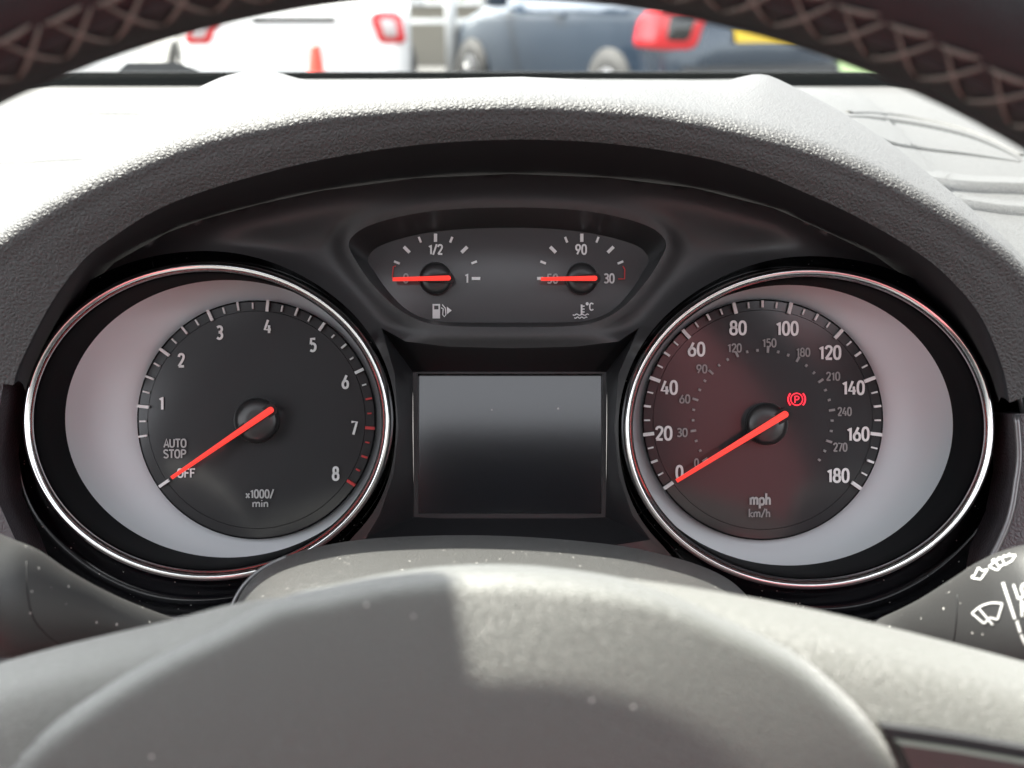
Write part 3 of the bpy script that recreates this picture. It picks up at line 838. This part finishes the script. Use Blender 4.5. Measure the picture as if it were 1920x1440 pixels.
# ================================================================== dashboard
dsh = thing('dashboard', 'sunlit dashboard top stretching behind the hood to the windscreen', 'dashboard', W(0, .8, .98))
front = cr([(-1500, 1300, .40), (-700, 900, .40), (-260, 652, .43), (0, 440, .47), (150, 322, .51), (300, 222, .56), (400, 172, .605), (575, 170, .61), (950, 168, .61), (1335, 172, .61), (1460, 172, .60), (1560, 216, .57), (1660, 275, .545),
            (1705, 306, .527), (1805, 395, .497), (1900, 490, .472), (2060, 660, .44), (2600, 1000, .40), (3200, 1300, .40)], 160)
fr = [P(*q) + Vector((0, .004, -.0035)) for q in front]
bk = []
for i, p in enumerate(fr):
    x = p.x * 1.35
    q = W(max(-.85, min(.75, x)), .975, 1.05 - .0605)
    bk.append(q)
rows = []
for k in range(15):
    t = k / 14
    rows.append([a + (b - a) * t + Vector((0, 0, .007 * math.sin(math.pi * t))) for a, b in zip(fr, bk)])
rows.insert(0, [p + Vector((0, .01, -.06)) for p in fr])
mesh('top', *loft(rows), DASH, dsh)
_dv, _df = loft(rows)
_bvh = BVHTree.FromPolygons([tuple(v) for v in _dv], _df)
def on_dash(u, v, lift=0.0):
    """where the sight line through a pixel meets the dash top"""
    hit = _bvh.ray_cast(Vector((0, 0, 0)), P(u, v, 1.0).normalized())[0]
    if hit is None: hit = P(u, v, .55)
    return hit + Vector((0, lift * .27, lift))
def rib(pts, hpx, back, lift=.0004):
    """raised strip moulded on the dash: driver-facing edge hpx high, falling away behind"""
    q = cr(pts, 46); out = []
    for i, (u, v) in enumerate(q):
        a = on_dash(u, v + hpx * .5); up = Vector((0, .27, 1)) * (hpx / F * a.y)
        e = min(1.0, (len(q) - 1 - i) / 4.0) if pts[-1][0] < 900 else min(1.0, i / 8.0)
        b = on_dash(u, v - back)
        out.append([a - up * .3, a + up * .1, a + up * (.15 + .75 * e) + Vector((0, .0015, 0)), a + up * (.15 + .85 * e) + Vector((0, .005, .0002)), b + Vector((0, 0, -.0006))])
    return loft(out)
MB().add(rib([(-320, 212), (0, 212), (200, 210), (305, 211)], 12, 26)).build('rib', DASH, dsh)
MB().add(rib([(-320, 312), (0, 303), (100, 298), (190, 293)], 11, 26)).build('rib', DASH, dsh)
MB().add(rib([(1672, 330), (1720, 336), (1820, 348), (1920, 352), (2100, 362)], 26, 24)).build('rib', DASH, dsh)
MB().add(rib([(1745, 366), (1800, 378), (1860, 388), (1920, 394), (2100, 404)], 22, 20)).build('rib', DASH, dsh)
gu = cr([(1588, 219), (1640, 220), (1720, 231), (1800, 249), (1860, 271), (1915, 300)], 50)
gl_ = cr([(1588, 221), (1625, 246), (1668, 270), (1740, 283), (1820, 292), (1915, 304)], 50)
gr = [[on_dash(a[0] + (b[0] - a[0]) * k / 8, a[1] + (b[1] - a[1]) * k / 8, .0004 - .0010 * math.sin(math.pi * k / 8)) for a, b in zip(gu, gl_)] for k in range(9)]
mesh('speaker_grille', *loft(gr), GRILLE, dsh)
MB().tube([on_dash(u, v - 9, -.0012) for u, v in gu], .0020, 10).build('grille_rim', DASH, dsh)
# end trim either side of the cluster
MB().prism([(1904, 776), (2080, 770), (2080, 1120), (1850, 1110), (1862, 1040), (1893, 970), (1908, 890)], .452, .475).build('end_trim', TRIMGREY, dsh, smooth=False)
MB().tube([P(u, v, .4515) for u, v in cr([(1906, 778), (1911, 850), (1906, 900), (1893, 970), (1862, 1040), (1838, 1075)], 24)], .0012, 8).build('trim_edge', EDGE, dsh)
MB().prism([(9, 704), (-4, 780), (-12, 860), (-4, 940), (30, 1015), (60, 1100), (-160, 1120), (-160, 700)], .452, .475).build('end_trim', TRIMGREY, dsh, smooth=False)

lp_ = [(-1500, 900), (-95, 760), (-90, 1090), (60, 1250), (960, 1205), (1830, 1250), (1985, 1090), (1992, 760), (3400, 900), (3400, 3000), (-1500, 3000)]
MB().prism(lp_, .4715, .50).build('lower_panel', RECESS, dsh, smooth=False)
# ================================================================== windscreen
wsc = thing('windscreen', 'clear windscreen with a black lower band behind the dashboard', 'windscreen', W(0, 1.0, .98))
y0, z0 = .985, 1.05 - .061
def wpt(x, t):  # up the pane: t 0 base .. 1 header
    return W(x, y0 - .78 * t - .03 * x * x, z0 + .36 * t + .03 * math.sin(math.pi * t))
xs = [-.85 + 1.6 * i / 24 for i in range(25)]
mesh('pane', *loft([[wpt(x, k / 10) for x in xs] for k in range(11)]), PANE, wsc)
mb = MB()
rowsb = []
for z, y in ((z0 - .03, .9835), (z0 + .0101, .9835), (z0 + .0101, .9885), (z0 - .03, .9885)):
    rowsb.append([W(x, y - .005 * x * x, z) for x in xs])
mesh('black_band', *loft(rowsb + [rowsb[0]]), FRIT, wsc, sharp=30)

# ------- wiper parked outside at the foot of the glass
wip = thing('windscreen_wiper', 'dark wiper parked at the left foot of the windscreen', 'wiper', P(305, 140, 1.10))
wp = [(-60, 146), (215, 140), (238, 118), (330, 117), (362, 128), (390, 140), (390, 150), (-60, 150)]
MB().prism(wp, 1.095, 1.125).build('arm', DARKPLASTIC, wip, smooth=False)
MB().prism([(-200, 143), (400, 143), (400, 148), (-200, 148)], 1.127, 1.135).build('blade', TYRE, wip, smooth=False)

# ================================================================== added roof strip out of view, holds overhead sky light off the gauges
rf = thing('shade_roof_strip', 'short cloth roof strip, unseen, added to cut overhead sky light', 'roof', Vector((0, -.3, 1.36)), cabin=False)
ROOF_Y = .20
rr = []
for k in range(9):
    t = k / 8; y = ROOF_Y - .22 * t
    rr.append([Vector((-.80 + 1.5 * i / 12, y - (-.3), .0 + .035 * math.sin(math.pi * min(1, t * 1.1 + .08)) - .06 * ((i - 6) / 6) ** 4)) for i in range(13)])
vs, fs = loft(rr)
top = [v + Vector((0, 0, .035)) for v in vs]
mb = MB().add((vs, fs)); mb.add((top, fs))
nn = 13
mb.add(loft([rr[0], [v + Vector((0, 0, .035)) for v in rr[0]]]))
mb.build('shade_strip', SHADECLOTH, rf)
caster = thing('mirror_shadow_caster', 'black mirror-shaped shadow caster, unseen, added to shade the wheel hub', 'mirror', Vector((-.284, .382, 1.31)), cabin=False, rz=rad(-14))  # unseen caster, added to throw the rounded shadow onto the wheel hub
def cushion(c, h, r=.05):
    bm = bmesh.new(); bmesh.ops.create_cube(bm, size=1.0)
    for v in bm.verts: v.co = Vector((v.co.x * h[0], v.co.y * h[1], v.co.z * h[2])) + Vector(c)
    bmesh.ops.bevel(bm, geom=list(bm.edges), offset=r, segments=4, affect='EDGES', profile=.6)
    vs = [v.co.copy() for v in bm.verts]; fs = [tuple(x.index for x in f.verts) for f in bm.faces]; bm.free()
    return vs, fs
dc = _el(0, 0, .130, .040, 2.6, 60)[:-1]
def dcr(k, y): return [Vector(((a + math.copysign(.45 * b, a)) * k + .004, y, b * k)) for a, b in dc]
mesh('housing', *loft([dcr(.95, -.014), dcr(1, -.010), dcr(1, .008), dcr(.9, .018)], wrap=True, cap=True), DARKPLASTIC, caster)
mesh('caster_face', *loft([dcr(.93, -.0145), dcr(.93, -.0155)], wrap=True, cap=True), CHROME, caster, smooth=False)
MB().tube([(0, .0, .036), (0, .004, .05), (0, .012, .058)], .008, 10).build('mount', GLOSS, caster)
seat = thing('bounce_seat', 'rose seat-shaped reflector, unseen, added for the pink cast on the gauges', 'seat', Vector((0.06, -.35, .30)), cabin=False)  # unseen seat, added to bounce rose light and reflections onto the gauges
mesh('cushion', *cushion((0, .22, .20), (.52, .56, .16)), BOUNCECLOTH, seat)
mesh('bounce_backrest', *cushion((0, -.12, .57), (.54, .16, .74)), BOUNCECLOTH, seat)
for bx, bw in ((-.30, .22), (.33, .12)):  # added dark blocks, keep bright sky out of the left dial's reflection
    mesh('bolster_blocker', *cushion((bx, -.05, .60), (bw, .12, .70), .04), BLOCKCLOTH, seat)
mesh('headrest_blocker', *cushion((-.05, -.06, .865), (.24, .13, .20), .04), BLOCKCLOTH, seat)  # added dark block, blackens the lower part of the screen's reflection

# ================================================================== outside
def ground_obj():
    me = MB(); s = 300
    me.add(([Vector((-s, -60, 0)), Vector((s, -60, 0)), Vector((s, 600, 0)), Vector((-s, 600, 0))], [(0, 1, 2, 3)]))
    o = me.build('ground', ASPHALT); o['kind'] = 'structure'
ground_obj()
o = MB().add(([Vector((4.2, 15.2, .02)), Vector((60, 15.2, .02)), Vector((60, 22, .25)), Vector((4.2, 22, .25))], [(0, 1, 2, 3)])).build('grass_verge', GRASS); o['kind'] = 'structure'

def at_world(u, v, y):
    """world point at ground distance y seen at that pixel"""
    r = ROT @ P(u, v, 1.0); k = y / r.y
    return CAM + r * k

wl = thing('boundary_wall', 'pale concrete boundary wall behind the parked cars', 'wall', Vector((0, 22.3, 0)), cabin=False)
mb = MB()
mb.box((0, 0, .45), (40, .15, .45)); mb.build('wall', CONC, wl, smooth=False)
MB().box((0, 0, .935), (40, .20, .034)).build('coping', POSTW, wl, smooth=False)
hg = MB()
for i in range(5200):
    x = random.uniform(-9, 12); y = 23.4 + random.gauss(0, .5); z = abs(random.gauss(.9, .65))
    s = random.uniform(.05, .12); a, b = random.uniform(0, 6.28), random.uniform(-1, 1)
    d1 = Vector((math.cos(a), math.sin(a) * .6, b)).normalized() * s; d2 = Vector((-math.sin(a) * .6, math.cos(a), random.uniform(-.6, .6))).normalized() * s * .6
    c = Vector((x, y, z)); hg.add(([c - d1, c + d2, c + d1, c - d2], [(0, 1, 2, 3)]))
o = hg.build('hedge', LEAF, smooth=False); _tag(o, 'dark green hedge growing behind the concrete wall', 'hedge')

rl = thing('guard_rail', 'white horizontal guard rail between the two cars', 'railing', Vector((-.6, 14.5, 0)), cabin=False)
MB().box((0, 0, .80), (2.6, .02, .024)).build('rail', POSTW, rl, smooth=False)
for x in (-2.0, 2.1): MB().box((x, .06, .40), (.04, .03, .40)).build('post', POSTW, rl, smooth=False)
p = at_world(845, 60, 13.4)
ps = thing('marker_post', 'white upright post between the white and the blue car', 'post', Vector((p.x, 13.4, 0)), cabin=False)
MB().tube([(0, 0, 0), (0, 0, 1.9)], .052, 16).build('pole', POSTW, ps)
MB().tube([(0, 0, 1.9), (0, 0, 1.93)], .06, 16).build('cap', POSTW, ps)
p = at_world(591, 84, 8.2)
cn = thing('traffic_cone', 'orange traffic cone standing behind the white car', 'cone', Vector((p.x, 8.2, 0)), cabin=False)
h = p.z
def lathe(prof, n=28):
    return loft([[Vector((r * math.cos(2 * math.pi * i / n), r * math.sin(2 * math.pi * i / n), z)) for i in range(n)] for r, z in prof], wrap=True)
mesh('body', *lathe([(.15, .03), (.135, .05), (.030, h - .01), (.022, h), (.001, h)]), CONE, cn)
mesh('base', *cushion((0, 0, .02), (.38, .38, .04), .012), CONE, cn)
mesh('band', *lathe([(.1155 - .0, .16), (.117, .161), (.088, .34), (.0865, .341)]), CONEW, cn)

# ------------------------------------------------------------------ hatchback cars
ST = [  # y, half width, zbottom, zbelt, ztop, half width top
    (0.00, .60, .40, .62, .80, .50), (0.05, .72, .32, .72, .93, .60), (0.14, .80, .27, .88, 1.02, .66), (0.26, .845, .24, .97, 1.14, .66), (0.45, .86, .23, 1.0, 1.34, .62), (0.70, .87, .22, 1.0, 1.46, .60),
    (1.20, .875, .21, .99, 1.51, .61), (2.00, .875, .21, .97, 1.50, .60), (2.60, .87, .21, .96, 1.38, .60), (3.05, .86, .21, .93, 1.08, .66), (3.25, .855, .22, .90, .985, .70), (3.75, .82, .24, .80, .87, .66), (4.00, .74, .28, .66, .74, .58), (4.08, .60, .34, .56, .62, .46)]
def sec(y):
    for a, b in zip(ST, ST[1:]):
        if a[0] <= y <= b[0]:
            t = (y - a[0]) / (b[0] - a[0]); q = [x + (z - x) * t for x, z in zip(a, b)]; break
    else: q = ST[-1]
    _, w_, zb, zl, zt, wt = q
    return cr([(0, zb), (w_ * .8, zb), (w_ * .97, zb + .06), (w_, zb + (zl - zb) * .45), (w_ * .985, zl - .04), (w_ * .95, zl), (wt + (w_ * .95 - wt) * .35, zl + (zt - zl) * .62), (wt, zt - .03), (wt * .8, zt), (0, zt + .012)], 61)
def surf(y, t, off=0.0):
    s = sec(y); x = t * 60; i = min(int(x), 59); f = x - i
    a = Vector((s[i][0] + (s[i + 1][0] - s[i][0]) * f, y, s[i][1] + (s[i + 1][1] - s[i][1]) * f))
    dx, dz = s[i + 1][0] - s[i][0], s[i + 1][1] - s[i][1]; h = math.hypot(dx, dz) or 1
    n = Vector((dz / h, 0, -dx / h))
    if y < .5: n = (n + Vector((0, -1.0 * max(0, 1 - y / .4), 0))).normalized()
    return a + n * off
def patch(y_0, y_1, z_0, z_1, off, side, ny=8, nz=6, th=.012):
    """sheet following the body side between heights"""
    rows = []
    for i in range(ny + 1):
        y = y_0 + (y_1 - y_0) * i / ny; r = []
        for j in range(nz + 1):
            zz = z_0 + (z_1 - z_0) * j / nz
            best = min(range(8, 58), key=lambda k: abs(surf(y, k / 60).z - zz))
            t0 = best / 60
            for s_ in (.012, .006, .003, .0015):
                for c in (t0 - s_, t0 + s_):
                    if abs(surf(y, c).z - zz) < abs(surf(y, t0).z - zz): t0 = c
            q = surf(y, t0, off); r.append(Vector((q.x * side, q.y, q.z)))
        rows.append(r)
    return loft(rows)
def car(name, label, paint, loc, rz, dark_lower, plate_on, lampz):
    c = thing(name, label, 'car', loc, cabin=False, rz=rz, group=None)
    ys = [i * 4.08 / 70 for i in range(71)]
    rows = []
    for y in ys:
        s = sec(y)
        rows.append([Vector((x, y, z)) for x, z in s] + [Vector((-x, y, z)) for x, z in reversed(s[1:-1])])
    mesh('body', *loft(rows, wrap=True, cap=True), paint, c)
    for side in (1, -1):
        for a, b in ((.85, 1.75), (1.80, 2.65)):
            mesh('side_window', *patch(a, b, 1.03, 1.36, .006, side), CARGLASS, c)
        x0_, x1_, z0_, z1_ = lampz
        def block(poly, y_a, dep):
            f = [Vector((side * x, y_a + (x - .50) * .34, z)) for x, z in poly]
            g = [p + Vector((0, dep, 0)) for p in f]; c0 = sum(f, Vector()) / len(f)
            b_ = [c0 + (p - c0) * .88 + Vector((0, -.015, 0)) for p in f]
            vs, fs = loft([g, f, b_], wrap=True); fs.append(tuple(range(2 * len(f), 3 * len(f))))
            return vs, fs
        w_ = x1_ - x0_; h_ = z1_ - z0_
        lp = cr([(x0_, z1_ - h_ * .03), (x0_ + w_ * .55, z1_), (x1_ - w_ * .12, z1_ - h_ * .10), (x1_ - w_ * .02, z0_ + h_ * .4), (x1_, z0_ + h_ * .06), (x1_ - w_ * .3, z0_), (x0_ + w_ * .25, z0_ + h_ * .03), (x0_ + w_ * .10, z0_ + h_ * .4)], 40, True)
        cc = (x0_ + w_ * .52, z0_ + h_ * .48)
        t = mesh('tail_lamp', *block(lp, -.012, .26), TAIL, c)
        mesh('clear_lens', *block([(cc[0] + (a - cc[0]) * .50, cc[1] + (b_ - cc[1]) * .58) for a, b_ in lp], -.034, .05), TAILW if paint is PAINTW else CARGLASS, t)
        for wy in (.72, 3.28):
            wh = mesh('wheel_arch', *lathe([(.36, 0), (.36, .02), (.001, .02)]), TYRE, c)
            wh.rotation_euler = (0, rad(90) * side, 0); wh.location = (side * .862, wy, .32)
            ty = mesh('tyre', *lathe([(.20, -.17), (.30, -.18), (.315, -.15), (.315, .01), (.30, .035), (.21, .03)]), TYRE, c)
            ty.rotation_euler = (0, rad(90) * side, 0); ty.location = (side * .865, wy, .315)
            mb = MB()
            mb.add(lathe([(.215, .0), (.215, .03), (.195, .032), (.185, .012)]))
            mb.add(lathe([(.05, .0), (.05, .028), (.001, .03)]))
            for k in range(10):
                a = 2 * math.pi * k / 10
                mb.tube([(.03 * math.cos(a), .03 * math.sin(a), .02), (.20 * math.cos(a), .20 * math.sin(a), .018)], .014, 6)
            r_ = mb.build('rim', ALLOY, ty)
        m_ = mesh('door_mirror', *cushion((side * .96, 2.55, 1.02), (.20, .10, .13), .035), paint, c)
        MB().box((side * .873, 1.55, .90), (.012, .09, .014)).build('door_handle', paint, c)
    # tail gate glass, bumper, plate
    gl = [[Vector((x, y - .012, z)) for x in [-hw + 2 * hw * i / 8 for i in range(9)]] for y, z, hw in ((.27, 1.14, .56), (.33, 1.21, .56), (.45, 1.345, .52), (.52, 1.39, .50))]
    mesh('rear_window', *loft(gl), CARGLASS, c)
    mesh('bumper', *cushion((0, .035, .44), (1.36, .16, .26), .06), DARKPLASTIC if dark_lower else paint, c)
    if plate_on:
        bmx = MB().box((0, -.004, .79), (.26, .008, .056)).build('number_plate', PLATE, c, smooth=False)
        bmx.rotation_euler = (rad(-8), 0, 0); bmx.location = (0, -.125, .0)
    else:
        MB().box((0, .012, .885), (.30, .012, .018)).build('boot_handle', DARKPLASTIC, c, smooth=False)
    return c
p = at_world(553, 57, 10.4)
car('parked_car', 'white hatchback seen from behind, parked on the left beyond the windscreen', PAINTW, Vector((p.x, 10.4, 0)), rad(6), False, False, (.56, .80, .71, .93))
hd = math.atan2(.37, .93) + .06
p = at_world(1262, 57, 10.05)
bl = Vector((math.cos(hd), math.sin(hd), 0)); fw = Vector((-math.sin(hd), math.cos(hd), 0))
car('parked_car', 'dark blue hatchback with a yellow rear plate, parked on the right', PAINTB, Vector((p.x, p.y, 0)) + bl * .72 - fw * .08, hd, True, True, (.50, .86, .68, 1.0))

car('parked_car', 'white hatchback at the far left, mostly hidden behind the steering wheel rim', PAINTW, Vector((-3.75, 11.6, 0)), rad(4), False, False, (.56, .80, .71, .93))
